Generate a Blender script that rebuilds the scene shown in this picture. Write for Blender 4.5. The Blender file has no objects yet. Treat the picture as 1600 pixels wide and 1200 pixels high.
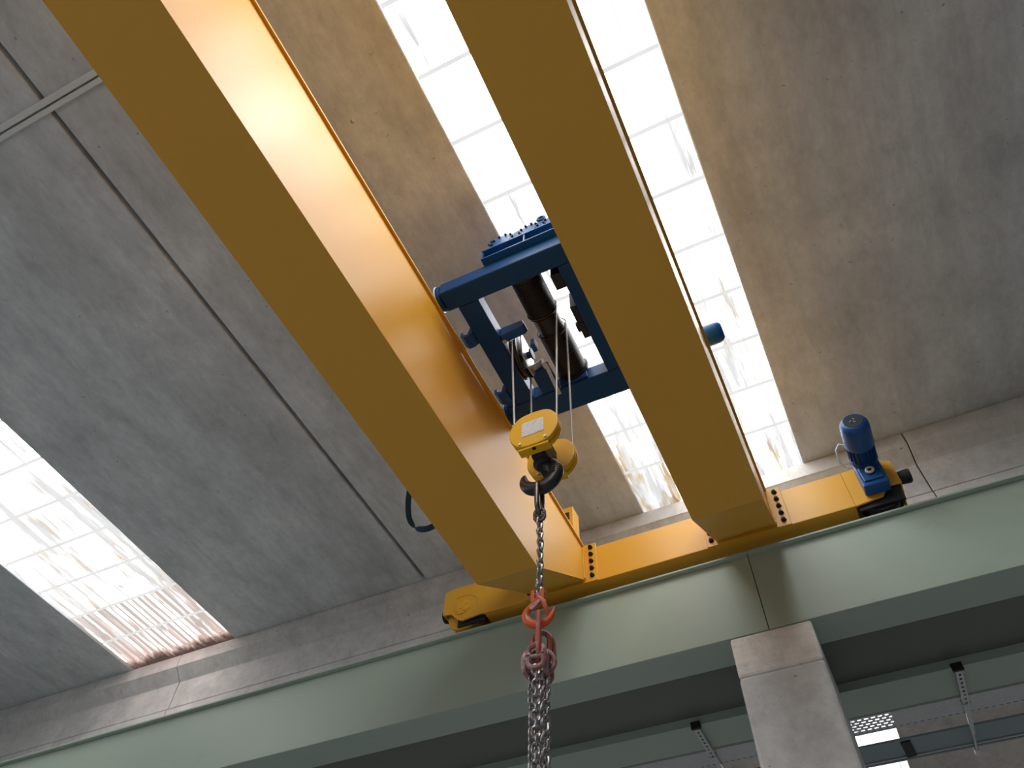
import bpy, math, random
from mathutils import Vector, Matrix
random.seed(7)
PI = math.pi
sc = bpy.context.scene
col = sc.collection

# ------------------------------------------------------------------ camera
cam = bpy.data.cameras.new('camera'); cam_o = bpy.data.objects.new('camera', cam); col.objects.link(cam_o)
cam.sensor_fit = 'HORIZONTAL'; cam.sensor_width = 36.0; cam.lens = 1190.0 / 1600.0 * 36.0
cam.clip_start = 0.05; cam.clip_end = 300
RM = Matrix(((0.90155, 0.33785, 0.27013), (0.43152, -0.74497, -0.50877), (0.02934, 0.57529, -0.81742)))
cam_o.matrix_world = Matrix.Translation((0, 0, 1.6)) @ RM.to_4x4()
sc.camera = cam_o
# ------------------------------------------------------------------ world / exposure
w = bpy.data.worlds.new('sky'); sc.world = w; w.use_nodes = True
w.node_tree.nodes['Background'].inputs[0].default_value = (0.75, 0.86, 1.0, 1)
w.node_tree.nodes['Background'].inputs[1].default_value = 1.0
sc.view_settings.view_transform = 'Standard'; sc.view_settings.look = 'None'
sc.view_settings.gamma = 1.0; sc.view_settings.use_curve_mapping = False
sc.view_settings.exposure = 0.6
SKY_CLEAN = 60.0      # brightness of a clean daylit roof sheet
try:
    sc.cycles.use_denoising = True; sc.cycles.use_adaptive_sampling = True; sc.cycles.adaptive_threshold = .03
    sc.cycles.max_bounces = 6; sc.cycles.diffuse_bounces = 3; sc.cycles.sample_clamp_indirect = 8
except Exception: pass

# ------------------------------------------------------------------ materials
def newmat(name):
    m = bpy.data.materials.new(name); m.use_nodes = True
    nt = m.node_tree; b = nt.nodes['Principled BSDF']
    return m, nt, b
def N(nt, t, **kw):
    n = nt.nodes.new(t)
    for k, v in kw.items(): setattr(n, k, v)
    return n
def pos(nt, scale=(1, 1, 1)):
    g = N(nt, 'ShaderNodeNewGeometry'); m = N(nt, 'ShaderNodeMapping'); m.inputs['Scale'].default_value = scale
    nt.links.new(g.outputs['Position'], m.inputs['Vector']); return m.outputs[0]
def noise(nt, vec, scale, detail=4, rough=.55):
    n = N(nt, 'ShaderNodeTexNoise'); n.inputs['Scale'].default_value = scale; n.inputs['Detail'].default_value = detail
    n.inputs['Roughness'].default_value = rough; nt.links.new(vec, n.inputs['Vector']); return n.outputs['Fac']
def ramp(nt, fac, stops):
    r = N(nt, 'ShaderNodeValToRGB'); e = r.color_ramp.elements
    while len(e) < len(stops): e.new(0.5)
    for el, (p, c) in zip(e, stops):
        el.position = p; el.color = (c, c, c, 1) if not isinstance(c, tuple) else (*c, 1)
    nt.links.new(fac, r.inputs[0]); return r.outputs[0]
def mix(nt, a, b, fac, mode='MIX'):
    m = N(nt, 'ShaderNodeMix', data_type='RGBA', blend_type=mode)
    for sock, v in ((m.inputs[0], fac), (m.inputs[6], a), (m.inputs[7], b)):
        if isinstance(v, (int, float)): sock.default_value = v
        elif isinstance(v, tuple): sock.default_value = (*v, 1)
        else: nt.links.new(v, sock)
    return m.outputs[2]
def math_(nt, op, a, b=None, clamp=False):
    m = N(nt, 'ShaderNodeMath', operation=op, use_clamp=clamp)
    for i, v in enumerate((a, b)):
        if v is None: continue
        if isinstance(v, (int, float)): m.inputs[i].default_value = v
        else: nt.links.new(v, m.inputs[i])
    return m.outputs[0]
def bump(nt, b, h, strength=.2, dist=.01):
    n = N(nt, 'ShaderNodeBump'); n.inputs['Strength'].default_value = strength; n.inputs['Distance'].default_value = dist
    nt.links.new(h, n.inputs['Height']); nt.links.new(n.outputs[0], b.inputs['Normal'])

def concrete(name, c, stretch=(2.2, .22, 2.2), streak=.3, blotch=.35, warm=.0, pits=1.0):
    m, nt, b = newmat(name)
    s = noise(nt, pos(nt, stretch), 1.6, 5, .6)
    l = noise(nt, pos(nt), .9, 6, .62)
    f = noise(nt, pos(nt, (1, .6, 1)), 14, 5, .7)
    base = mix(nt, c, tuple(x * (1 - streak) for x in c), ramp(nt, s, [(.42, 0.), (.62, 1.)]))
    base = mix(nt, base, tuple(x * (1 - blotch) for x in c), ramp(nt, l, [(.48, 0.), (.78, 1.)]))
    base = mix(nt, base, (c[0] * 1.18, c[1] * 1.16, c[2] * 1.12), ramp(nt, l, [(.28, .7), (.45, 0.)]))
    mt = noise(nt, pos(nt, (1, .45, 1)), 4.0, 9, .7)
    base = mix(nt, base, ramp(nt, mt, [(.28, .80), (.50, 1.0), (.74, 1.12)]), 1.0, 'MULTIPLY')
    st = noise(nt, pos(nt, tuple(x * 2.4 for x in stretch)), 1.3, 7, .66)
    base = mix(nt, base, tuple(x * .5 for x in c), ramp(nt, st, [(.55, 0.), (.74, streak * 2)]))
    base = mix(nt, base, mix(nt, (.78, .78, .78), (1.2, 1.2, 1.2), f), 1.0, 'MULTIPLY')
    if pits:
        p = noise(nt, pos(nt), 13, 3, .55)
        base = mix(nt, base, tuple(x * .35 for x in c), ramp(nt, p, [(.70, 0.), (.745, .8 * pits)]))
        p2 = noise(nt, pos(nt), 38, 2, .5)
        base = mix(nt, base, tuple(x * .45 for x in c), ramp(nt, p2, [(.71, 0.), (.75, .7 * pits)]))
    nt.links.new(base, b.inputs['Base Color']); b.inputs['Roughness'].default_value = .85
    bump(nt, b, f, .12, .006)
    return m
def paint(name, c, rough=.4, var=.06, dirt=None, spec=.5):
    m, nt, b = newmat(name)
    l = noise(nt, pos(nt), 1.3, 3, .5); f = noise(nt, pos(nt), 40, 3, .5)
    base = mix(nt, c, tuple(x * (1 - var) for x in c), l)
    if dirt:
        d = noise(nt, pos(nt), dirt[1], 6, .65)
        base = mix(nt, base, dirt[0], ramp(nt, d, [(dirt[2], 0.), (dirt[2] + .1, dirt[3])]))
    nt.links.new(base, b.inputs['Base Color'])
    r = mix(nt, (rough * .9,) * 3, (min(1, rough * 1.15),) * 3, f); nt.links.new(r, b.inputs['Roughness'])
    b.inputs['Specular IOR Level'].default_value = spec
    return m
def metal(name, c, rough=.4, var=.3, scale=30, metallic=1.0):
    m, nt, b = newmat(name)
    l = noise(nt, pos(nt), scale, 4, .6)
    nt.links.new(mix(nt, c, tuple(x * (1 - var) for x in c), l), b.inputs['Base Color'])
    b.inputs['Metallic'].default_value = metallic; b.inputs['Roughness'].default_value = rough
    return m

M = {}
M['roof'] = concrete('roof_concrete', (.73, .765, .79), (1.3, .16, 1.3), .16, .26)
M['wallbeam'] = concrete('edge_beam_concrete', (.74, .735, .73), (.3, 2, 1.2), .12, .15)
M['column'] = concrete('column_concrete', (.78, .79, .80), (1.2, 1.2, 1.2), .12, .2)
M['colcap'] = concrete('column_head_concrete', (.90, .87, .84), (.7, 1.2, 4.0), .2, .2)
M['nextroof'] = concrete('far_roof_concrete', (.66, .60, .55), (1, .5, 1), .15, .2)
M['floor'] = concrete('floor_concrete', (.58, .60, .62), (1, 1, 1), .05, .08, pits=0)
M['wall'] = concrete('wall_concrete', (.36, .37, .38), (1, 1, 1), .05, .08, pits=0)
M['joint'] = paint('joint_sealant_and_shade', (.012, .012, .012), .9)
M['yellow'] = paint('yellow_crane_paint', (.80, .41, .035), .36, .05)
M['hookyellow'] = paint('worn_yellow_paint', (.95, .52, .006), .42, .08, ((.10, .06, .02), 9, .66, .7))
M['blue'] = paint('blue_machine_paint', (.003, .085, .30), .38, .12)
M['grille'] = paint('dark_fan_grille', (.008, .02, .035), .5)
M['dblue'] = paint('dark_blue_machine_paint', (.003, .058, .20), .42, .12, spec=.3)
M['green'] = paint('grey_green_beam_paint', (.40, .49, .41), .42, .06, ((.30, .33, .27), 2.2, .62, .35))
M['shade_green'] = paint('shade_darkened_grey_green', (.14, .16, .135), .5, .1)  # shade of the gap between the beams put into the colour
M['black'] = paint('black_rubber', (.012, .012, .013), .55)
M['hookblack'] = paint('black_hook_paint', (.022, .023, .027), .33, .3, ((.09, .085, .085), 22, .62, .6))
M['steel'] = metal('bright_chain_steel', (.55, .53, .54), .3, .55, 45)
M['dsteel'] = metal('dark_chain_steel', (.20, .19, .19), .35, .4, 45)
M['galv'] = metal('galvanised_steel', (.66, .68, .69), .5, .25, 25, .85)
M['zinc'] = metal('zinc_sheet', (.62, .64, .65), .42, .12, 12, .6)
M['rope'] = metal('steel_wire_rope', (.50, .49, .47), .5, .3, 160, .6)
M['rail'] = metal('worn_rail_steel', (.28, .27, .26), .45, .3, 8)
M['drum'] = paint('oily_drum_steel', (.018, .016, .016), .35, .4, ((.05, .02, .012), 6, .55, .5))
M['orange'] = paint('orange_hook_paint', (.80, .13, .03), .4, .1, ((.50, .28, .24), 14, .56, .6))
M['red'] = paint('worn_red_paint', (.50, .11, .08), .42, .2, ((.55, .33, .32), 16, .52, .6))
M['pink'] = paint('worn_purple_red_paint', (.42, .20, .20), .42, .25, ((.62, .52, .54), 18, .5, .7))
M['purple'] = paint('purple_link_paint', (.16, .06, .08), .42, .25, ((.45, .36, .38), 18, .56, .6))
M['bolt'] = paint('dark_bolt', (.016, .007, .007), .5, spec=.25)
M['white'] = paint('pale_ring', (.70, .71, .70), .45)
M['cable'] = paint('blue_flat_cable', (.01, .075, .19), .45)
M['conduit'] = paint('grey_conduit', (.82, .86, .85), .5)
M['label'] = paint('rating_plate', (.80, .80, .80), .5, .05, ((.42, .42, .44), 55, .53, .8))
M['greytray'] = paint('grey_green_tray', (.26, .33, .34), .45, .12)
M['emblem'] = paint('faint_white_print', (.25, .33, .38), .5)

def sheet_mat(name, clean, base_d, grime, rust_amt, y_end, mud):
    """Translucent roof sheet lit by daylight from outside; dirt on it takes light away (d = optical density, 1 leaves DIRTY)."""
    DIRTY = .60
    m, nt, b = newmat(name)
    nt.nodes.remove(b); out = nt.nodes['Material Output']
    g = N(nt, 'ShaderNodeNewGeometry'); sx = N(nt, 'ShaderNodeSeparateXYZ'); nt.links.new(g.outputs['Position'], sx.inputs[0])
    X, Y = sx.outputs[0], sx.outputs[1]
    mul = lambda p, q, c=False: math_(nt, 'MULTIPLY', p, q, c)
    add = lambda p, q, c=False: math_(nt, 'ADD', p, q, c)
    streak = ramp(nt, noise(nt, pos(nt, (11, .7, 1)), 1.0, 3, .6), [(.42, 0.), (.68, 1.)])
    patch = ramp(nt, noise(nt, pos(nt, (1.3, .7, 1)), 1.0, 2, .55), [(.36, 0.), (.64, 1.)])
    near = math_(nt, 'DIVIDE', math_(nt, 'SUBTRACT', Y, y_end - 4.0), 4.0, True)          # rises towards the eave, where streaks, wash and rust gather
    d = add(mul(patch, grime), base_d)
    d = add(d, mul(streak, add(mul(near, .42), .24)))
    d = add(d, mul(near, -.35))  # density lowered towards the eave so the end sheets give the wall more light
    wv = add(mul(math_(nt, 'SINE', mul(X, 2 * PI / .0766)), .5), .5)                     # valley dirt lines; they also paint in corrugation shading that even emission loses
    lines = mul(ramp(nt, wv, [(.78, 0.), (1.0, 1.)]), ramp(nt, noise(nt, pos(nt, (2.6, .45, 1)), 1.7, 1), [(.46, 0.), (.60, 1.)]))
    d = math_(nt, 'MINIMUM', d, 1.02)
    d = math_(nt, 'MAXIMUM', d, mul(lines, 1.03))
    wash = ramp(nt, add(noise(nt, pos(nt, (7, .55, 1)), 1.3, 4, .62), mul(near, .15)), [(.50, 0.), (.66, 1.)])
    d = math_(nt, 'MAXIMUM', d, mul(wash, add(mul(noise(nt, pos(nt, (16, 1.5, 1)), 1.2, 2, .6), .22), .90)))
    rust = mul(ramp(nt, noise(nt, pos(nt, (5, 1.5, 1)), 1.0, 3, .6), [(.50, 0.), (.66, 1.)]), mul(near, rust_amt))
    d = add(d, mul(rust, .06)); d = math_(nt, 'MAXIMUM', d, mul(rust, 1.02))
    tint = mix(nt, (1, 1, 1), (1.0, .74, .46), math_(nt, 'MINIMUM', rust, 1.0))
    if mud:
        wv2 = ramp(nt, add(mul(math_(nt, 'SINE', mul(X, 2 * PI / .1)), .5), .5), [(.25, 1.), (.75, 0.)])
        e2 = ramp(nt, math_(nt, 'SUBTRACT', Y, y_end - 1.22), [(.0, 0.), (.05, 1.)])
        rib = mul(e2, add(mul(wv2, .8), .12))  # stripes paint in the shading of the corrugation near the eave
        d = math_(nt, 'MAXIMUM', d, mul(rib, 1.16))
        tint = mix(nt, tint, (.93, .80, .75), e2)
        e = add(math_(nt, 'SUBTRACT', Y, y_end - .50), mul(noise(nt, pos(nt, (5, 2, 1)), 1.8, 4, .7), .42))
        mm = ramp(nt, e, [(.28, 0.), (.75, 1.)])
        d = math_(nt, 'MAXIMUM', d, mul(mm, 1.5)); tint = mix(nt, tint, (1.0, .66, .56), mm)
    val = mul(math_(nt, 'POWER', DIRTY / clean, d), clean)
    c = mix(nt, tint, (1, 1, 1), 0.0)
    em = N(nt, 'ShaderNodeEmission'); nt.links.new(c, em.inputs[0]); nt.links.new(val, em.inputs[1])
    nt.links.new(em.outputs[0], out.inputs[0])
    return m
M['sheet'] = sheet_mat('daylit_roof_sheet', SKY_CLEAN, .35, .44, 1.15, 6.25, False)
M['sheet_dirty'] = sheet_mat('daylit_dirty_roof_sheet', SKY_CLEAN * .9, .44, .62, 1.0, 6.25, True)
def seam_mat():
    m, nt, b = newmat('daylit_sheet_overlap'); nt.nodes.remove(b)
    em = N(nt, 'ShaderNodeEmission'); em.inputs[1].default_value = 1.0
    nt.links.new(mix(nt, (.46, .46, .44), (.60, .61, .61), noise(nt, pos(nt), 5)), em.inputs[0])
    nt.links.new(em.outputs[0], nt.nodes['Material Output'].inputs[0]); m.cycles.emission_sampling = 'NONE'; return m
M['seam'] = seam_mat()
M['sheet_far'] = sheet_mat('daylit_neighbour_roof_sheet', 7.0, .3, .5, 0.0, 40.0, False)

# ------------------------------------------------------------------ builders
WPOS = {}
class MB:
    def __init__(s): s.v = []; s.f = []
    def add(s, vs, fs):
        n = len(s.v); s.v += [tuple(v) for v in vs]; s.f += [tuple(i + n for i in f) for f in fs]; return s
    def box(s, x0, x1, y0, y1, z0, z1):
        return s.add([(x0, y0, z0), (x1, y0, z0), (x1, y1, z0), (x0, y1, z0), (x0, y0, z1), (x1, y0, z1), (x1, y1, z1), (x0, y1, z1)],
                     [(0, 3, 2, 1), (4, 5, 6, 7), (0, 1, 5, 4), (1, 2, 6, 5), (2, 3, 7, 6), (3, 0, 4, 7)])
    def prism(s, poly, axis, a, b):
        """poly in the two other axes (order x,y,z without axis); extruded from a to b."""
        def P(p, t):
            if axis == 'x': return (t, p[0], p[1])
            if axis == 'y': return (p[0], t, p[1])
            return (p[0], p[1], t)
        n = len(poly); vs = [P(p, a) for p in poly] + [P(p, b) for p in poly]
        fs = [tuple(range(n - 1, -1, -1)), tuple(range(n, 2 * n))] + [(i, (i + 1) % n, n + (i + 1) % n, n + i) for i in range(n)]
        return s.add(vs, fs)
    def lathe(s, o, d, prof, n=24):
        """prof: list of (distance along d, radius)."""
        o = Vector(o); d = Vector(d).normalized()
        u = d.orthogonal().normalized(); v = d.cross(u)
        vs = []; fs = []
        for t, r in prof:
            for k in range(n):
                a = 2 * PI * k / n; vs.append(o + d * t + (u * math.cos(a) + v * math.sin(a)) * r)
        for i in range(len(prof) - 1):
            for k in range(n):
                k2 = (k + 1) % n; fs.append((i * n + k, i * n + k2, (i + 1) * n + k2, (i + 1) * n + k))
        fs.append(tuple(range(n - 1, -1, -1))); fs.append(tuple(range((len(prof) - 1) * n, len(prof) * n)))
        return s.add(vs, fs)
    def cyl(s, p0, p1, r, n=16):
        p0 = Vector(p0); p1 = Vector(p1); return s.lathe(p0, p1 - p0, [(0, r), ((p1 - p0).length, r)], n)
    def tube(s, path, r, n=10, closed=False, flat=1.0, ref=None):
        path = [Vector(p) for p in path]; m = len(path); rs = r if isinstance(r, (list, tuple)) else [r] * m
        vs = []; fs = []; prev = None
        for i, p in enumerate(path):
            a = path[(i - 1) % m] if (closed or i) else p; b = path[(i + 1) % m] if (closed or i < m - 1) else p
            t = (b - a).normalized()
            if ref is not None: u = Vector(ref); u = (u - t * u.dot(t)).normalized()
            elif prev is None: u = t.orthogonal().normalized()
            else: u = (prev - t * prev.dot(t)).normalized()
            prev = u; v = t.cross(u)
            for k in range(n):
                an = 2 * PI * k / n; vs.append(p + (u * math.cos(an) * flat + v * math.sin(an)) * rs[i])
        for i in range(m if closed else m - 1):
            j = (i + 1) % m
            for k in range(n):
                k2 = (k + 1) % n; fs.append((i * n + k, i * n + k2, j * n + k2, j * n + k))
        if not closed: fs.append(tuple(range(n - 1, -1, -1))); fs.append(tuple(range((m - 1) * n, m * n)))
        return s.add(vs, fs)
    def build(s, name, mat, parent=None, bevel=0, smooth=False, origin=None):
        xs = list(zip(*s.v)); o = Vector(origin) if origin is not None else Vector([(min(a) + max(a)) / 2 for a in xs])
        me = bpy.data.meshes.new(name); me.from_pydata([Vector(v) - o for v in s.v], [], s.f); me.update()
        me.materials.append(M[mat])
        if smooth:
            me.polygons.foreach_set('use_smooth', [True] * len(me.polygons))
            try: me.set_sharp_from_angle(angle=math.radians(38))
            except Exception: pass
        ob = bpy.data.objects.new(name, me); col.objects.link(ob); place(ob, o, parent)
        if bevel:
            md = ob.modifiers.new('bevel', 'BEVEL'); md.width = bevel; md.segments = 2; md.limit_method = 'ANGLE'; md.angle_limit = math.radians(40)
        return ob
def place(ob, o, parent):
    o = Vector(o); WPOS[ob.name] = o
    if parent is not None: ob.parent = parent; ob.location = o - WPOS[parent.name]
    else: ob.location = o
def copy_at(src, o, parent=None, rot=None, name=None):
    c = src.copy(); col.objects.link(c); c.parent = None; place(c, o, parent)
    if rot is not None: c.rotation_euler = rot
    return c
def thing(name, label, cat, loc, group=None, kind=None):
    e = bpy.data.objects.new(name, None); col.objects.link(e); e.empty_display_size = .2; place(e, loc, None); tag(e, label, cat, group, kind); return e
def tag(o, label=None, cat=None, group=None, kind=None):
    if label: o['label'] = label
    if cat: o['category'] = cat
    if group: o['group'] = group
    if kind: o['kind'] = kind
    return o
def struct(o, label, cat): return tag(o, label, cat, None, 'structure')

# ================================================================== THE HALL
RZ = 8.0                                   # underside of the roof panels
YP = 6.75
YE = 6.25                                  # where the roof reaches the edge beam
SK = [(-1.510, 0.323), (-9.249, -7.405), (-16.99, -15.14)]
BAY0, BAY1, XL, XR = -16.0, 22.0, -21.0, 14.0
struct(MB().box(XL, XR, BAY0, BAY1, -.2, 0).build('floor', 'floor'), 'pale smooth concrete hall floor below the crane', 'floor')
struct(MB().box(XL - .3, XL, BAY0, BAY1, 0, 8.6).build('wall_left', 'wall'), 'plain concrete end wall of the hall', 'wall')
struct(MB().box(XR, XR + .3, BAY0, BAY1, 0, 8.6).build('wall_right', 'wall'), 'plain concrete end wall beyond the drive motor', 'wall')
struct(MB().box(XL, XR, BAY0 - .3, BAY0, 0, 8.6).build('wall_front', 'wall'), 'plain concrete long wall behind the viewer', 'wall')
struct(MB().box(XL, XR, BAY1, BAY1 + .3, 0, 8.6).build('wall_back', 'wall'), 'plain concrete long wall of the neighbouring bay', 'wall')

ceiling = thing('ceiling', 'grey precast concrete roof panels with long strips of translucent sheet', 'ceiling', (-4, 0, RZ), None, 'structure')
# concrete roof panels run along Y, each with a stepped edge beside the sky strip and a chamfered joint
def panel(x0, x1, y0, y1, lip0, lip1, mat='roof', par=None, nm='roof_panel'):
    t = .24; c = .012; p = []
    prof = [(x0 + (0 if lip0 else c), RZ + (0 if lip0 else 0)), (x1, RZ), (x1, RZ + .045), (x1 - (.05 if lip1 else 0), RZ + .045), (x1 - (.05 if lip1 else 0), RZ + t),
            (x0 + (.05 if lip0 else 0), RZ + t), (x0 + (.05 if lip0 else 0), RZ + .045), (x0, RZ + .045)]
    prof[0] = (x0, RZ)
    return MB().prism(prof, 'y', y0, y1).build(nm, mat, par or ceiling, bevel=.012)
edges = [(-15.14, -9.249, -12.15), (-7.405, -1.510, -4.418), (.323, 6.22, 3.27), (6.248, XR, 9.15)]
for x0, x1, j in edges:
    panel(x0, j - .024, BAY0, YP, True, False); panel(j + .024, x1, BAY0, YP, False, True)
    MB().box(j - .05, j + .05, BAY0, YE, RZ + .09, RZ + .13).build('joint_filler', 'joint', ceiling)
panel(XL, -16.99, BAY0, YP, False, True); 
# corrugated translucent sheets, 0.585 m apart, each overlapping the next
def corrugated(x0, x1, y0, y1, z, seg=5):
    mb = MB(); n = round((x1 - x0) / .0766) * seg; A = .009
    for i in range(n + 1):
        x = x0 + (x1 - x0) * i / n; dz = A * math.sin(2 * PI * x / .0766)
        mb.v += [(x, y0, z + dz), (x, y1, z + dz + .006)]
    mb.f = [(2 * i, 2 * i + 1, 2 * i + 3, 2 * i + 2) for i in range(n)]
    return mb
def sky_strip(x0, x1, mat, ys, far0):
    ZS = RZ + .06
    for i in range(len(ys) - 1):
        corrugated(x0 - .04, x1 + .04, ys[i], ys[i + 1] + (.3 if i == len(ys) - 2 else 0), ZS).build('roof_sheet', mat, ceiling)
        MB().box(x0 - .04, x1 + .04, ys[i] - .018, ys[i] + .018, ZS - .014, ZS - .0095).build('sheet_overlap', 'seam', ceiling)
    y = ys[0]
    MB().add([(x0 - .04, far0, ZS), (x1 + .04, far0, ZS), (x1 + .04, y, ZS), (x0 - .04, y, ZS)], [(0, 1, 2, 3)]).build('roof_sheet', mat, ceiling)
P = .5845
ys_main = [YE - .02 - P * k for k in range(13, -1, -1)]
sky_strip(*SK[0], 'sheet', ys_main, BAY0)
sky_strip(*SK[1], 'sheet_dirty', [YE - .02 - P * k for k in range(8, -1, -1)], BAY0)
for s in SK[2:]: sky_strip(*s, 'sheet_dirty', [YE - .6, YE - .02], BAY0)

# precast edge beam (wide head, chamfer, web, ledge) in bay-long pieces
edge = thing('wall_edge', 'long pale concrete roof beam with chamfered head above the green runway', 'beam', (-4, 6.4, 6.2), None, 'structure')
prof = [(6.25, RZ - .004), (6.25, 7.808), (6.262, 7.80), (6.40, 7.655), (6.40, 7.262), (6.425, 7.255), (6.425, 7.243), (6.385, 7.236), (6.385, 6.5), (7.0, 6.5), (7.0, RZ - .004)]
for a, b in ((XL, -18.0), (-18.0, -8.325), (-8.325, 1.357), (1.357, 11.04), (11.04, XR)):
    MB().prism(prof, 'x', a + .006, b - .006).build('beam_segment', 'wallbeam', edge, bevel=.006)
MB().box(XL, XR, 6.55, 6.9, 6.5, 7.99).build('joint_shadow_core', 'joint', edge)  # added black core hidden inside the beam, keeps its joints dark

# column under the runway joint
CX = -.457
cl = thing('concrete_column', 'square grey concrete column with a paler head carrying the green runway beam', 'column', (CX, 6.0, 0), None, 'structure')
MB().box(CX - .33, CX + .33, 5.5, 6.55, 0, 5.19).build('shaft', 'column', cl, bevel=.025)
MB().box(CX - .33, CX + .33, 5.5, 6.55, 5.192, 5.548).build('column_head', 'colcap', cl, bevel=.022)

# runway box beams (two lengths meeting above the column), each with web, flanges; rail on top
def runway(x0, x1, label):
    t = thing('runway_beam', label, 'beam', ((x0 + x1) / 2, 5.68, 5.55), None, 'structure')
    MB().box(x0, x1, 5.5, 5.86, 5.55, 6.3225).build('box_web', 'green', t, bevel=.004)
    MB().box(x0, x1, 5.448, 5.905, 6.323, 6.343).build('top_flange', 'green', t, bevel=.003)
    return t
runway(XL, CX - .003, 'pale grey-green steel runway beam from the column towards the rusty skylight')
runway(CX + .003, XR, 'pale grey-green steel runway beam from the column past the blue drive motor')
# twin beam of the neighbouring bay with a deck between
tb = struct(MB().box(XL, XR, 6.60, 7.02, 5.55, 6.343).build('neighbour_runway_beam', 'green'), 'second grey-green runway beam behind the column, above the cable trays', 'beam')
struct(MB().box(XL, XR, 5.862, 6.598, 5.63, 5.66).build('service_walkway', 'shade_green'), 'plate deck between the two runway beams, coloured dark for its shade', 'walkway')
struct(MB().box(XL, XR, 5.535, 5.585, 6.344, 6.393).build('crane_rail', 'rail', bevel=.006), 'square steel crane rail on top of the runway beam', 'rail')

# neighbouring bay: roof panels, sky strip
nb = thing('neighbour_ceiling', 'brownish concrete roof of the neighbouring bay beyond the cable trays', 'ceiling', (0, 14, RZ), None, 'structure')
for x0, x1 in ((XL, -9.249), (-7.405, -4.43), (-4.405, -1.51), (.36, 3.26), (3.285, 6.22), (8.06, XR)):
    MB().box(x0, x1, 7.0, BAY1, RZ, RZ + .24).build('roof_panel', 'nextroof', nb)
for x0, x1 in ((-9.249, -7.405), (-1.51, .36), (6.22, 8.06)):
    MB().box(x0, x1, 7.0, 11.30, RZ, RZ + .24).build('roof_panel', 'nextroof', nb)
    corrugated(x0, x1, 11.30, BAY1, RZ + .12, 4).build('roof_sheet', 'sheet_far', nb)

# ================================================================== BRIDGE CRANE
GZ, GT, YK, YT = 5.75, 6.868, 4.28, 5.397
cr = thing('bridge_crane', 'yellow double-girder overhead travelling crane spanning the hall', 'crane', (-1.3, 5.4, 6.39))
hexm = MB().lathe((0, 0, 0), (0, -1, 0), [(0, .026), (.004, .026), (.005, .021), (.02, .021), (.021, .012), (.034, .012)], 6)
bolt0 = None
def add_bolt(x, y, z, par):
    global bolt0
    if bolt0 is None:
        bolt0 = MB(); bolt0.v = [(a + x, b + y, c + z) for a, b, c in hexm.v]; bolt0.f = hexm.f
        bolt0 = bolt0.build('bolt', 'bolt', par, origin=(x, y, z)); return
    copy_at(bolt0, (x, y, z), par)
def girder(x0, x1, nm_label):
    y0 = -14.5; ye = 5.375; zr = 6.47
    # box body with a raked underside at the end carriage
    body = [(y0, GZ + .012), (YK, GZ + .012), (ye, zr + .012), (ye, GT), (y0, GT)]
    g = MB().prism(body, 'x', x0 + .006, x1 - .006).build('girder', 'yellow', cr)
    g['label'] = nm_label
    MB().prism([(y0, GZ), (YK, GZ), (YK, GZ + .0118), (y0, GZ + .0118)], 'x', x0, x1).build('bottom_flange', 'yellow', g, bevel=.002)
    MB().prism([(YK, GZ), (ye, zr), (ye, zr + .0118), (YK, GZ + .0118)], 'x', x0, x1).build('raked_end_plate', 'yellow', g, bevel=.002)
    MB().box(x0 - .016, x1 + .016, y0, ye - .02, GT, GT + .02).build('top_flange', 'yellow', g, bevel=.002)
    xm = (x0 + x1) / 2
    MB().box(xm - .025, xm + .025, y0, 5.15, GT + .0205, GT + .06).build('trolley_rail', 'rail', g, bevel=.004)
    MB().box(x0 - .09, x1 + .128, ye + .0005, YT - .0005, 6.436, 6.90).build('end_plate', 'yellow', g, bevel=.003)
    MB().box(x1 - .004, x1 + .008, ye - .03, ye, 6.475, 6.85).build('weld_strip', 'yellow', g)
    for k in range(5):
        for bx in (x1 + .074, x0 - .045): add_bolt(bx, ye, 6.50 + .0875 * k, g)
    st = MB().box(x1 - .10, x1 + .012, 5.10, 5.26, GT + .0205, 7.20).build('trolley_stop', 'yellow', g, bevel=.004)
    MB().box(x1 - .072, x1 - .022, 5.082, 5.0995, 7.03, 7.12).build('rubber_pad', 'black', g, bevel=.006)
    return g
girder(-2.50, -1.958, 'yellow box girder with its lit inner side towards the hoist')
girder(-.674, -.132, 'yellow box girder in front of the bright skylight')

# end carriage
TB, TTp = 6.443, 6.865
ec = MB().box(-3.05, .545, YT, 5.70, TB, TTp).build('end_carriage', 'yellow', cr, bevel=.006)
def end_plate(xa, xb, s):
    # side plate over a wheel; lower edge stepped round the bearing
    if s < 0: poly = [(-3.049, TB), (-3.09, TB + .012), (-3.13, 6.45), (-3.30, 6.432), (-3.36, 6.47), (-3.43, 6.548), (-3.527, 6.562), (-3.527, 6.842), (-3.45, TTp), (-3.049, TTp)]
    else: poly = [(.546, TB), (.546, TTp), (.90, TTp), (.968, 6.835), (.968, 6.56), (.85, 6.565), (.78, 6.47)]
    for ya, yb in ((YT + .001, YT + .021), (5.679, 5.699)):
        MB().prism(poly, 'y', ya, yb).build('wheel_cheek', 'yellow', ec, bevel=.003)
    MB().box(xa, xb, YT + .022, 5.678, TTp - .02, TTp).build('carriage_cap', 'yellow', ec)
end_plate(-3.527, -3.06, -1); end_plate(.556, .96, 1)
MB().box(-3.527, -3.512, YT + .022, 5.678, 6.57, TTp - .021).build('carriage_nose', 'yellow', ec)
MB().box(.955, .968, YT + .022, 5.678, 6.57, TTp - .021).build('carriage_nose', 'yellow', ec)
for wx, wm in ((-3.325, 'yellow'), (.76, 'black')):
    MB().lathe((wx, 5.46, 6.545), (0, 1, 0), [(0, .10), (.0, .165), (.025, .172), (.03, .150), (.145, .150), (.15, .172), (.175, .165), (.175, .08)], 32).build('track_wheel', wm, ec, smooth=True)
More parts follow.
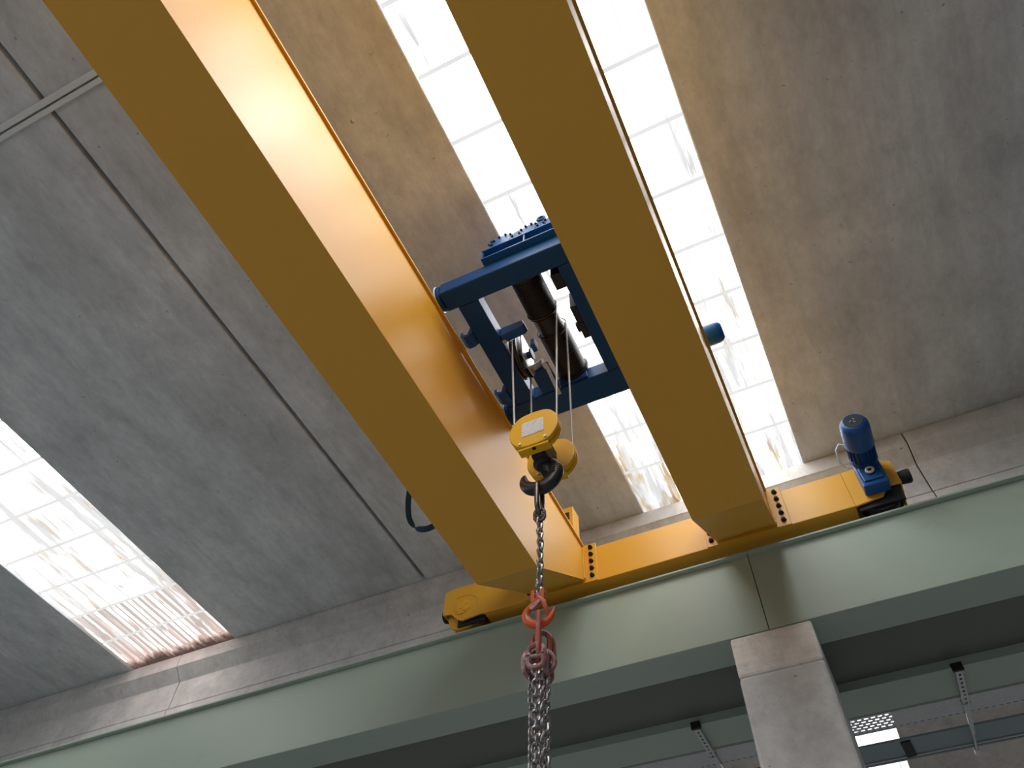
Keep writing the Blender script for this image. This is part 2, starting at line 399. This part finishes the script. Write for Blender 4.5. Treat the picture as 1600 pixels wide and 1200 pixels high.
MB().lathe((-3.31, YT, 6.60), (0, -1, 0), [(0, .088), (.010, .088), (.012, .080), (.014, .03), (.02, .028), (.02, .004)], 28).build('axle_cover', 'yellow', ec, smooth=True)
for k in range(5):
    a = 2 * PI * k / 5 + .3
    MB().cyl((-3.31 + .066 * math.cos(a), YT - .012, 6.60 + .066 * math.sin(a)), (-3.31 + .066 * math.cos(a), YT - .022, 6.60 + .066 * math.sin(a)), .009, 6).build('cover_screw', 'yellow', ec)
arc = [(-3.30 + .19 * math.cos(a), YT, 6.575 + .165 * math.sin(a)) for a in [math.radians(t) for t in range(-5, 116, 8)]]
MB().tube(arc, .007, 6).build('bearing_ring', 'yellow', ec, smooth=True)
# black buffers at both ends
MB().lathe((-3.5275, 5.55, 6.66), (-1, 0, 0), [(0, .07), (.03, .072), (.07, .06), (.085, .03)], 20).build('buffer', 'black', ec, smooth=True)
MB().lathe((.9685, 5.52, 6.72), (1, 0, 0), [(0, .055), (.02, .058), (.07, .064), (.10, .065), (.112, .056), (.115, .03)], 20).build('buffer', 'black', ec, smooth=True)
# black slabs put in for the shade under the wheel openings
MB().box(.56, .94, 5.43, 5.455, 6.41, 6.60).build('driven_wheel_shade', 'black', ec)
MB().box(-3.365, -3.055, 5.44, 5.4595, 6.40, 6.50).build('wheel_opening_shade', 'black', ec)
# travel drive: gearbox on the side of the carriage, motor lying towards the viewer
MX, MZ = .758, 6.80
gb = MB().prism([(MX - .105, 6.50), (MX + .108, 6.50), (MX + .108, 6.80), (MX + .075, 6.91), (MX - .07, 6.91), (MX - .105, 6.80)], 'y', 5.262, 5.392).build('travel_drive', 'blue', cr, bevel=.012)
gb['label'] = 'bright blue gearmotor'
MB().prism([(MX - .08, 6.545), (MX + .08, 6.545), (MX + .085, 6.70), (MX + .06, 6.88), (MX - .06, 6.88), (MX - .085, 6.70)], 'y', 5.246, 5.2615).build('gearbox_cover', 'blue', gb, bevel=.008)
MB().lathe((MX, 5.2455, 6.645), (0, -1, 0), [(0, .048), (.008, .048), (.01, .04), (.01, .02)], 24).build('shaft_seal', 'black', gb, smooth=True)
MB().tube([(MX + .029 * math.cos(a), 5.233, 6.645 + .029 * math.sin(a)) for a in [2 * PI * k / 24 for k in range(24)]], .011, 8, True).build('hollow_shaft_ring', 'white', gb, smooth=True)
MB().lathe((MX, 5.2455, MZ), (0, -1, 0), [(0, .118), (.03, .116), (.04, .10), (.20, .10)], 28).build('motor_body', 'dblue', gb, smooth=True)
for k in range(18):
    a = 2 * PI * k / 18; c, s_ = math.cos(a), math.sin(a)
    MB().prism([(MX + .099 * c - .004 * s_, MZ + .099 * s_ + .004 * c), (MX + .099 * c + .004 * s_, MZ + .099 * s_ - .004 * c), (MX + .116 * c + .003 * s_, MZ + .116 * s_ - .003 * c), (MX + .116 * c - .003 * s_, MZ + .116 * s_ + .003 * c)], 'y', 5.05, 5.20).build('cooling_fin', 'dblue', gb)
MB().lathe((MX, 5.055, MZ), (0, -1, 0), [(0, .121), (.20, .121), (.235, .116), (.262, .100), (.274, .084)], 36).build('fan_cover', 'blue', gb, smooth=True)
MB().lathe((MX, 4.7805, MZ), (0, -1, 0), [(0, .082), (.003, .080)], 32).build('fan_grille', 'grille', gb)
for k in range(3):
    a = 2 * PI * k / 3 + .5
    pts = [(MX + r * math.cos(a + t), 4.776, MZ + r * math.sin(a + t)) for r, t in ((.010, 0), (.018, .35), (.026, .5), (.030, 1.0))]
    MB().tube(pts, [.004, .005, .005, .003], 6).build('emblem_stroke', 'emblem', gb)
MB().tube([(MX - .10, 5.05, MZ + .02), (MX - .16, 5.03, MZ + .04), (MX - .20, 5.05, MZ - .0), (MX - .205, 5.14, MZ - .06), (MX - .17, 5.2, MZ - .08), (MX - .12, 5.22, MZ - .08)], .008, 8).build('motor_cable', 'conduit', gb, smooth=True)

# ================================================================== HOIST TROLLEY
TZ = 6.95
tr = thing('hoist_trolley', 'blue hoist trolley with rope drum riding between the two yellow girders', 'hoist', (-1.316, 3.05, GT + .06))
H = .17
fr = MB().box(-1.93, -.70, 2.30, 2.478, TZ, TZ + H).build('trolley_frame', 'dblue', tr, bevel=.012)
MB().box(-1.84, -1.66, 2.4785, 3.5495, TZ, TZ + H).build('side_member', 'dblue', fr, bevel=.01)
MB().box(-.974, -.79, 2.4785, 3.5495, TZ, TZ + H).build('side_member', 'dblue', fr, bevel=.01)
MB().box(-1.93, -.70, 3.55, 3.80, TZ, TZ + H).build('cross_member', 'dblue', fr, bevel=.012)
for y in (2.39, 3.675):
    for s, xg in ((-1, -2.229), (1, -.403)):
        xe = -1.93 if s < 0 else -.70
        MB().lathe((xe - s * .001, y, TZ + .085), (s, 0, 0), [(.002, .10), (.016, .105), (.03, .105), (.032, .07), (.20, .065)], 24).build('axle_flange', 'dblue', fr, smooth=True)
        MB().lathe((xg - .05, y, GT + .06 + .11), (1, 0, 0), [(0, .06), (0, .125), (.02, .125), (.022, .11), (.078, .11), (.08, .125), (.1, .125), (.1, .06)], 28).build('trolley_wheel', 'rail', fr, smooth=True)
    MB().lathe((-1.957, y, TZ + .085), (-1, 0, 0), [(.006, .106), (.010, .112), (.018, .112), (.020, .104)], 28).build('pale_rim', 'galv', fr, smooth=True)
# guard hooks beside the frame
for y, z in ((2.80, 0), (3.44, 0)):
    MB().prism([(-1.845, TZ + .12), (-1.845, TZ + .02), (-1.88, TZ - .01), (-1.93, TZ - .01), (-1.965, TZ + .03), (-1.97, TZ + .09), (-1.94, TZ + .095), (-1.935, TZ + .05), (-1.90, TZ + .03), (-1.885, TZ + .12)], 'y', y - .06, y + .06).build('derailment_guard', 'blue', fr, bevel=.006)
# gearbox console on the near cross member
cs = MB().box(-1.53, -.80, 2.30, 2.315, TZ + H + .0005, 7.27).build('console_plate', 'blue', tr, bevel=.003)
MB().box(-1.53, -.80, 2.24, 2.2995, 7.262, 7.274).build('console_flange', 'blue', cs)
MB().box(-1.53, -.80, 2.24, 2.2995, TZ + H + .0005, TZ + H + .012).build('console_foot', 'blue', cs)
for x in (-1.528, -1.16):
    MB().box(x, x + .012, 2.245, 2.2995, TZ + H + .0125, 7.2615).build('stiffener', 'blue', cs)
gx = MB().prism([(-1.50, 7.275), (-.82, 7.275), (-.82, 7.50), (-1.0, 7.54), (-1.25, 7.54), (-1.50, 7.46)], 'y', 2.30, 2.62).build('hoist_gearbox', 'dblue', tr, bevel=.012)
for cx, r in ((-1.37, .115), (-1.13, .10), (-.92, .09)):
    MB().lathe((cx, 2.30, 7.40), (0, -1, 0), [(0, r), (.018, r), (.022, r * .9), (.022, .01)], 28).build('bearing_cover', 'blue', gx, smooth=True)
    for k in range(10):
        a = 2 * PI * k / 10
        MB().cyl((cx + r * .82 * math.cos(a), 2.278, 7.40 + r * .82 * math.sin(a)), (cx + r * .82 * math.cos(a), 2.264, 7.40 + r * .82 * math.sin(a)), .011, 6).build('cover_bolt', 'bolt', gx)
for ex, ez in ((-1.475, 7.50), (-1.03, 7.57)):
    ring = [(ex + .032 * math.cos(a), 2.30, ez + .032 * math.sin(a)) for a in [2 * PI * k / 16 for k in range(16)]]
    MB().tube(ring, .012, 8, True).build('lifting_eye', 'dblue', gx, smooth=True)
# drum along the girders
DX, DZ, DR = -1.277, 7.14, .128
prof = [(0, .05), (0, DR + .012), (.03, DR + .012), (.03, DR)]
y = .03
while y < .40: prof += [(y + .004, DR), (y + .007, DR - .005), (y + .011, DR - .005), (y + .014, DR)]; y += .014
prof += [(.41, DR), (.412, DR - .016), (.60, DR - .016), (.602, DR)]
y = .602
while y < 1.0: prof += [(y + .004, DR), (y + .007, DR - .005), (y + .011, DR - .005), (y + .014, DR)]; y += .014
prof += [(1.02, DR), (1.02, DR + .018), (1.045, DR + .018), (1.045, .05), (1.09, .05)]
MB().lathe((DX, 2.49, DZ), (0, 1, 0), prof, 36).build('rope_drum', 'drum', tr, smooth=True)
for i, (yy, mt) in enumerate(((2.86, 'rope'), (3.06, 'rope'))):
    ring = [(DX + (DR + .004) * math.cos(a), yy + .012 * a / PI, DZ + (DR + .004) * math.sin(a)) for a in [2 * PI * k / 40 for k in range(0, 41)]]
    MB().tube(ring, .006, 6).build('rope_turn', 'drum', tr, smooth=True)
MB().prism([(-1.40, TZ + .02), (-1.15, TZ + .02), (-1.17, DZ + .05), (-1.38, DZ + .05)], 'y', 3.548, 3.549 - .022).build('drum_bearing_plate', 'dblue', tr, bevel=.004)
# dark boxes along the inside of the far side member
for (x0, x1, y0, y1, z0, z1) in ((-1.06, -.975, 2.54, 2.68, TZ + .03, 7.25), (-1.03, -.975, 2.86, 3.18, TZ + .02, 7.22), (-1.05, -.975, 3.02, 3.10, TZ + .01, TZ + .06)):
    MB().box(x0, x1, y0, y1, z0, z1).build('limit_switch_box', 'black', tr, bevel=.006)
# return sheave hung from the near side member
sx, sy, sz = -1.595, 3.15, 7.0
MB().lathe((sx - .03, sy, sz), (1, 0, 0), [(0, .04), (0, .19), (.012, .192), (.022, .172), (.038, .172), (.048, .192), (.06, .19), (.06, .04)], 40).build('return_sheave', 'drum', tr, smooth=True)
MB().prism([(sy - .14, sz + .17), (sy - .10, sz - .10), (sy + .02, sz - .15), (sy + .14, sz - .12), (sy + .17, sz - .03), (sy + .10, sz + .17)], 'x', sx + .045, sx + .057).build('sheave_cheek', 'zinc', tr, bevel=.002)
MB().lathe((sx - .06, sy, sz), (1, 0, 0), [(0, .03), (.15, .03), (.15, .05), (.165, .05)], 16).build('sheave_pin', 'dblue', tr)
bk = MB().prism([(-1.659, TZ + .03), (-1.46, TZ + .05), (-1.44, TZ + .09), (-1.46, TZ + .16), (-1.659, TZ + .16)], 'y', 2.87, 2.95).build('sheave_bracket', 'blue', tr, bevel=.008)
MB().box(-1.47, -1.43, 3.05, 3.13, TZ + .02, TZ + .12).build('bracket_lug', 'blue', bk, bevel=.006)
MB().cyl((-1.645, 2.93, TZ + .015), (-1.645, 2.93, TZ + .06), .022, 8).build('bracket_bolt', 'galv', bk)
MB().box(-1.575, -1.42, 3.30, 3.545, TZ + .004, TZ + .10).build('rope_anchor_box', 'dblue', tr, bevel=.006)
# bent sheet over the anchor box
za = TZ + .012
MB().prism([(-1.57, za), (-1.45, za + .06), (-1.438, za + .056), (-1.438, za - .02), (-1.45, za - .02), (-1.452, za + .045), (-1.57, za - .012)], 'y', 3.24, 3.298).build('bent_guard_sheet', 'zinc', tr, bevel=.001)
MB().prism([(3.26, TZ - .002), (3.52, TZ - .06), (3.56, TZ - .06), (3.56, TZ - .052), (3.52, TZ - .052), (3.26, TZ + .008)], 'x', -1.438, -1.405).build('guard_strip', 'zinc', tr, bevel=.001)
# cross-travel motor sticking out past the further girder
MB().lathe((-.50, 3.66, 7.11), (1, 0, 0), [(0, .075), (.12, .075), (.13, .095), (.47, .095), (.50, .085), (.52, .06)], 28).build('cross_travel_motor', 'blue', tr, smooth=True)

# ================================================================== HOOK BLOCK
BX, BZ = -1.3025, 5.469
hb = thing('hook_block', 'yellow two-sheave hook block with black forged hook', 'hook block', (BX, 2.95, BZ))
def octo(w, h, cx, ch, rr=5):
    base = [(-w, -ch), (-cx, -h), (cx, -h), (w, -ch), (w, ch), (cx, h), (-cx, h), (-w, ch)]
    out = []
    n = len(base)
    for i in range(n):
        p, a, b = Vector(base[i]), Vector(base[i - 1]), Vector(base[(i + 1) % n])
        q0 = p + (a - p) * .42; q1 = p + (b - p) * .42
        for k in range(rr + 1):
            t = k / rr; out.append(tuple(q0 * (1 - t) ** 2 + p * 2 * t * (1 - t) + q1 * t * t))
    return out
oc = octo(.172, .166, .10, .062)
for yc, lab in ((2.8125, 'front'), (3.0875, 'back')):
    cap = MB().prism([(BX + x, BZ + z) for x, z in oc], 'y', yc - .0375, yc - .004).build('sheave_guard', 'hookyellow', hb, bevel=.007)
    MB().prism([(BX + x * .985, BZ + z * .985) for x, z in oc], 'y', yc + .004, yc + .0375).build('guard_half', 'hookyellow', cap, bevel=.007)
    MB().lathe((BX, yc - .0035, BZ), (0, 1, 0), [(0, .155), (.007, .155)], 36).build('sheave', 'drum', cap)
    if lab == 'front':
        pl = MB().prism([(BX - .082, BZ - .066), (BX + .074, BZ - .062), (BX + .074, BZ + .076), (BX - .082, BZ + .078)], 'y', yc - .0405, yc - .0377).build('rating_plate', 'label', cap)
    MB().box(BX - .11, BX + .10, yc - .03, yc + .03, BZ - .185, BZ - .1665).build('guard_foot', 'hookyellow', cap, bevel=.004)
    for x in (-.09, .085):
        MB().cyl((BX + x, yc - .038, BZ - .13), (BX + x, yc - .046, BZ - .13), .011, 6).build('guard_bolt', 'galv', cap)
    MB().cyl((BX, yc - .02, BZ - .185), (BX, yc - .02, BZ - .192), .013, 8).build('drain_plug', 'bolt', cap)
MB().box(BX - .05, BX + .05, 2.8505, 3.0495, BZ - .19, BZ + .02).build('crosshead', 'black', hb, bevel=.012)
MB().lathe((BX, 2.95, BZ - .15), (0, 0, -1), [(0, .070), (.03, .072), (.045, .055), (.055, .05)], 24).build('swivel_nut', 'black', hb, smooth=True)
# forged hook
HX, HZ = -1.333, 5.195
path = [(.035, .17), (.035, .11), (.055, .085), (.088, .058), (.108, .012), (.104, -.038), (.076, -.082), (.03, -.107), (-.022, -.107), (-.068, -.084), (-.100, -.044), (-.112, .002), (-.110, .034), (-.106, .05)]
rad = [.040, .040, .046, .050, .051, .050, .052, .053, .051, .046, .038, .028, .017, .006]
def smooth_path(pts, n):
    out = []
    for i in range(len(pts) - 1):
        p0 = pts[max(i - 1, 0)]; p1 = pts[i]; p2 = pts[i + 1]; p3 = pts[min(i + 2, len(pts) - 1)]
        for k in range(n):
            t = k / n
            out.append(tuple(.5 * (2 * b + (c - a) * t + (2 * a - 5 * b + 4 * c - d) * t * t + (3 * b - a - 3 * c + d) * t ** 3) for a, b, c, d in zip(p0, p1, p2, p3)))
    out.append(tuple(pts[-1])); return out
sp = smooth_path([(a, b, r) for (a, b), r in zip(path, rad)], 4)
hk = MB().tube([(HX + a, 2.95, HZ + b) for a, b, r in sp], [r for a, b, r in sp], 16, ref=(0, 1, 0), flat=.78).build('forged_hook', 'hookblack', hb, smooth=True)
# raised forging marks on the hook back
for k in range(5):
    MB().box(HX + .098, HX + .118, 2.906, 2.913, HZ - .040 + .018 * k, HZ - .034 + .018 * k).build('forging_mark', 'dsteel', hk)

# ropes: four falls
falls = [((-1.595, 2.962, 6.99), (BX - .15, 2.8125, BZ)), ((-1.595, 3.338, 6.99), (BX - .15, 3.0875, BZ)),
         ((-1.143, 2.86, 7.12), (BX + .15, 2.8125, BZ)), ((-1.143, 3.06, 7.12), (BX + .15, 3.0875, BZ))]
labs = ['steel wire rope fall at the far left of the hook block', 'thin steel rope fall second from the left above the hook block',
        'steel wire rope fall second from the right, running up past the drum', 'steel wire rope fall at the far right, entering the rear sheave guard']
for (a, b), lb in zip(falls, labs):
    ro = MB().tube([a, tuple((p + q) / 2 for p, q in zip(a, b)), b], .0075, 10).build('wire_rope', 'rope', smooth=True)
    tag(ro, lb, 'rope', 'rope falls of the hoist')

# ================================================================== CHAIN SLING
CXX, CYY = -1.336, 2.95
cs_ = thing('chain_sling', 'steel chain sling with red links and orange hook hanging from the crane hook', 'chain', (CXX, CYY, 2.6))
def stadium(hl, hw, n=6):
    """closed path in local x (width) and z (length)."""
    pts = []
    for k in range(n + 1):
        a = PI * k / n; pts.append((hw * math.cos(a), 0, hl - hw + hw * math.sin(a)))
    for k in range(n + 1):
        a = PI + PI * k / n; pts.append((hw * math.cos(a), 0, -(hl - hw) + hw * math.sin(a)))
    return pts
def ring_link(name, c, hl, hw, r, mat, rotz=0, tilt=0, n=8, sides=10):
    R_ = Matrix.Rotation(rotz, 3, 'Z') @ Matrix.Rotation(tilt, 3, 'Y')
    return MB().tube([Vector(c) + R_ @ Vector(p) for p in stadium(hl, hw, n)], r, sides, True).build(name, mat, cs_, smooth=True)
ring_link('master_link', (CXX, CYY, 4.985), .125, .05, .0165, 'dsteel', math.radians(96))
# purple coupling link: two halves and a pin
def coupling(cx, cy, cz, s, mat, rotz, par=cs_):
    R_ = Matrix.Rotation(rotz, 3, 'Z'); c = Vector((cx, cy, cz))
    for sg in (1, -1):
        pts = [(-.036, 0, .004), (-.040, 0, .028), (-.030, 0, .05), (0, 0, .062), (.030, 0, .05), (.040, 0, .028), (.036, 0, .004)]
        rr = [.017, .013, .013, .0145, .013, .013, .017]
        MB().tube([c + R_ @ Vector((p[0] * s, 0, p[2] * s * sg)) for p in pts], [r * s for r in rr], 8).build('coupling_half', mat, cs_, smooth=True)
    MB().cyl(c + R_ @ Vector((-.05 * s, 0, 0)), c + R_ @ Vector((.05 * s, 0, 0)), .010 * s, 10).build('coupling_pin', 'steel', cs_)
coupling(CXX, CYY, 4.852, .78, 'purple', math.radians(8))
# 13 mm links, pitch 39 mm
link0 = None
def chain(x0, y0, z0, n, rz, sway, mat_i=0):
    global link0
    for k in range(n):
        t = k / max(n - 1, 1)
        x = x0 + sway[0] * math.sin(t * PI * 1.3) + random.uniform(-.0015, .0015); y = y0 + sway[1] * math.sin(t * PI * 1.1); z = z0 - .039 * k
        rot = (random.uniform(-.05, .05), random.uniform(-.06, .06), rz + (PI / 2 if k % 2 else 0) + random.uniform(-.1, .1))
        if link0 is None:
            link0 = MB().tube(stadium(.0262, .0168, 5), .0076, 7, True).build('chain_link', 'steel', cs_, smooth=True, origin=(0, 0, 0))
            link0.location = Vector((x, y, z)) - WPOS[cs_.name]; link0.rotation_euler = rot; WPOS[link0.name] = Vector((x, y, z)); continue
        copy_at(link0, (x, y, z), cs_, rot)
chain(CXX, CYY, 4.79, 14, math.radians(62), (.004, 0))
# orange shortening hook: clevis, body, latch
GX, GZc = CXX - .006, 4.165
for sx_ in (-.028, .028):
    MB().box(GX + sx_ - .011, GX + sx_ + .011, CYY - .02, CYY + .02, GZc + .045, GZc + .125).build('clevis_jaw', 'orange', cs_, bevel=.006)
MB().cyl((GX - .045, CYY, GZc + .10), (GX + .045, CYY, GZc + .10), .010, 10).build('clevis_pin', 'steel', cs_)
hp = [(.012, .075), (-.002, .055), (-.035, .035), (-.066, .010), (-.074, -.022), (-.058, -.058), (-.022, -.085), (.022, -.092), (.060, -.074), (.080, -.040), (.090, -.008)]
hr = [.028, .026, .021, .020, .021, .023, .024, .023, .019, .013, .005]
sp = smooth_path([(a, b, r) for (a, b), r in zip(hp, hr)], 4)
MB().tube([(GX + a, CYY, GZc + b) for a, b, r in sp], [r for a, b, r in sp], 12, ref=(0, 1, 0), flat=.85).build('sling_hook', 'orange', cs_, smooth=True)
MB().tube([(GX + .012, CYY - .028, GZc + .06), (GX + .038, CYY - .024, GZc + .025), (GX + .052, CYY - .02, GZc - .02), (GX + .055, CYY, GZc - .055)], [.013, .014, .012, .008], 8).build('hook_tang', 'orange', cs_, smooth=True)
MB().prism([(GX + .03, GZc + .048), (GX + .038, GZc + .030), (GX - .022, GZc - .015), (GX - .040, GZc - .008), (GX - .036, GZc + .012)], 'y', CYY - .037, CYY - .029).build('safety_latch', 'pink', cs_, bevel=.003)
# red oblong link seen edge-on with two more behind it
ring_link('red_master_link', (CXX - .004, CYY - .01, 3.985), .145, .055, .0145, 'red', math.radians(118))
ring_link('red_side_link', (CXX - .018, CYY + .05, 3.965), .095, .045, .014, 'red', math.radians(10), .04)
ring_link('red_side_link', (CXX + .012, CYY + .055, 3.955), .095, .045, .014, 'red', math.radians(60), -.1)
coupling(CXX + .002, CYY - .05, 3.855, 1.05, 'pink', math.radians(4))
coupling(CXX - .055, CYY + .0, 3.845, 1.0, 'pink', math.radians(70))
coupling(CXX + .028, CYY + .015, 3.845, 1.0, 'pink', math.radians(110))
coupling(CXX - .018, CYY + .085, 3.855, 1.0, 'pink', math.radians(30))
ring_link('gathering_ring', (CXX - .014, CYY + .03, 3.875), .074, .073, .0125, 'pink', math.radians(20))
for dx, dy, rz, sw in ((.004, -.05, 26, (.002, 0)), (-.044, .005, 70, (.008, -.005)), (.026, .015, 52, (.004, -.01)), (-.022, .085, 10, (.004, -.01))):
    chain(CXX + dx, CYY + dy, 3.778, 28, math.radians(rz), sw)

# ================================================================== CABLES AND TRAYS
fl = [(-2.62, 3.42, 6.72), (-2.75, 3.50, 6.55), (-2.86, 3.62, 6.34), (-2.90, 3.72, 6.20), (-2.89, 3.80, 6.14), (-2.84, 3.87, 6.14), (-2.76, 3.92, 6.20), (-2.66, 3.93, 6.32), (-2.60, 3.92, 6.45)]
fl = smooth_path(fl, 5)
mb = MB()
for i, p in enumerate(fl):
    p = Vector(p); a = Vector(fl[max(i - 1, 0)]); b = Vector(fl[min(i + 1, len(fl) - 1)]); t = (b - a).normalized()
    wd = Vector((.35, .93, .0)); wd = (wd - t * wd.dot(t)).normalized(); nn = t.cross(wd)
    for q in ((-.026, -.004), (.026, -.004), (.026, .004), (-.026, .004)): mb.v.append(tuple(p + wd * q[0] + nn * q[1]))
for i in range(len(fl) - 1):
    for k in range(4): mb.f.append((4 * i + k, 4 * i + (k + 1) % 4, 4 * i + 4 + (k + 1) % 4, 4 * i + 4 + k))
mb.f += [(3, 2, 1, 0), tuple(4 * (len(fl) - 1) + k for k in range(4))]
tag(mb.build('festoon_cable', 'cable', smooth=True), 'blue flat cable loop hanging beside the outer yellow girder', 'cable')
cd = thing('roof_conduit', 'pale grey twin conduit crossing under the roof panel joint', 'conduit', (-4.4, -.17, RZ - .03))
MB().box(XL + .1, XR - .1, -.225, -.172, RZ - .07, RZ - .001).build('conduit_run', 'conduit', cd, bevel=.008)
MB().box(XL + .1, XR - .1, -.160, -.115, RZ - .055, RZ - .001).build('conduit_run', 'conduit', cd, bevel=.008)

# perforated cable tray: real slots along the visible part
def slotted(x0, x1, y0, y1, z, px=.06, rows=6):
    mb = MB(); dy = (y1 - y0) / rows; n = int((x1 - x0) / px)
    for r in range(rows):
        ya = y0 + r * dy; yb = ya + dy; sa, sb = ya + dy * .34, yb - dy * .34
        mb.add([(x0, ya, z), (x1, ya, z), (x1, sa, z), (x0, sa, z)], [(0, 1, 2, 3)])
        mb.add([(x0, sb, z), (x1, sb, z), (x1, yb, z), (x0, yb, z)], [(0, 1, 2, 3)])
        off = (r % 2) * px * .5
        for k in range(n):
            a = x0 + k * px + off
            mb.add([(a, sa, z), (a + px * .42, sa, z), (a + px * .42, sb, z), (a, sb, z)], [(0, 1, 2, 3)])
    return mb
pt = thing('perforated_cable_tray', 'galvanised perforated cable tray along the second runway beam', 'cable tray', (0, 7.22, 5.56))
slotted(-4.0, 3.5, 7.085, 7.355, 5.562).build('tray_base', 'galv', pt)
MB().box(-4.0, 3.5, 7.082, 7.0848, 5.562, 5.586).build('tray_side', 'galv', pt); MB().box(-4.0, 3.5, 7.3552, 7.358, 5.562, 5.586).build('tray_side', 'galv', pt)
gt = thing('solid_cable_tray', 'grey-green solid cable trunking beyond the perforated tray', 'cable tray', (0, 7.8, 5.56))
MB().box(-4.0, 3.5, 7.65, 7.94, 5.60, 5.622).build('trunking', 'greytray', gt, bevel=.004)
MB().box(-4.0, 3.5, 7.942, 7.962, 5.585, 5.625).build('lip', 'galv', gt, bevel=.003); MB().box(-4.0, 3.5, 7.966, 7.99, 5.578, 5.62).build('lip', 'greytray', gt, bevel=.003)
MB().prism([(.215, 7.68), (.305, 7.67), (.325, 7.95), (.235, 7.96)], 'z', 5.585, 5.5995).build('black_cover', 'black', gt, bevel=.002)
for ax, lb in ((-1.42, 'perforated steel cantilever arm under the trays between chain and column'), (.832, 'perforated steel cantilever arm under the trays to the right of the column')):
    ar = thing('cantilever_arm', lb, 'bracket', (ax, 6.6, 5.5), 'tray support arms')
    mb = MB(); w = .028; y0, y1, z = 6.60, 7.10, 5.505
    # channel underside with square holes
    n = 8; d = (y1 - y0) / n
    for k in range(n):
        a = y0 + k * d
        mb.box(ax - w, ax - w * .35, a, a + d, z, z + .004); mb.box(ax + w * .35, ax + w, a, a + d, z, z + .004); mb.box(ax - w * .35, ax + w * .35, a, a + d * .55, z, z + .004)
    mb.box(ax - w, ax - w + .004, y0, y1, z + .004, z + .042); mb.box(ax + w - .004, ax + w, y0, y1, z + .004, z + .042)
    mb.build('channel', 'galv', ar)
    MB().box(ax - .045, ax + .045, 6.572, 6.5985, 5.505, 5.575).build('clamp_plate', 'black', ar, bevel=.004)
    MB().box(ax - w - .008, ax + w + .008, 7.10, 7.112, z - .004, z + .05).build('end_clip', 'galv', ar)
    MB().prism([(ax - .024, 7.112), (ax + .024, 7.112), (ax + .014, 7.64), (ax - .014, 7.64)], 'z', 5.515, 5.548).build('arm_tip', 'galv', ar)
    MB().box(ax - .008, ax + .008, 7.64, 8.02, 5.535, 5.548).build('tie_rod', 'galv', ar)
    MB().box(ax - .02, ax + .02, 7.96, 8.06, 5.53, 5.575).build('rod_clip', 'white', ar, bevel=.003)
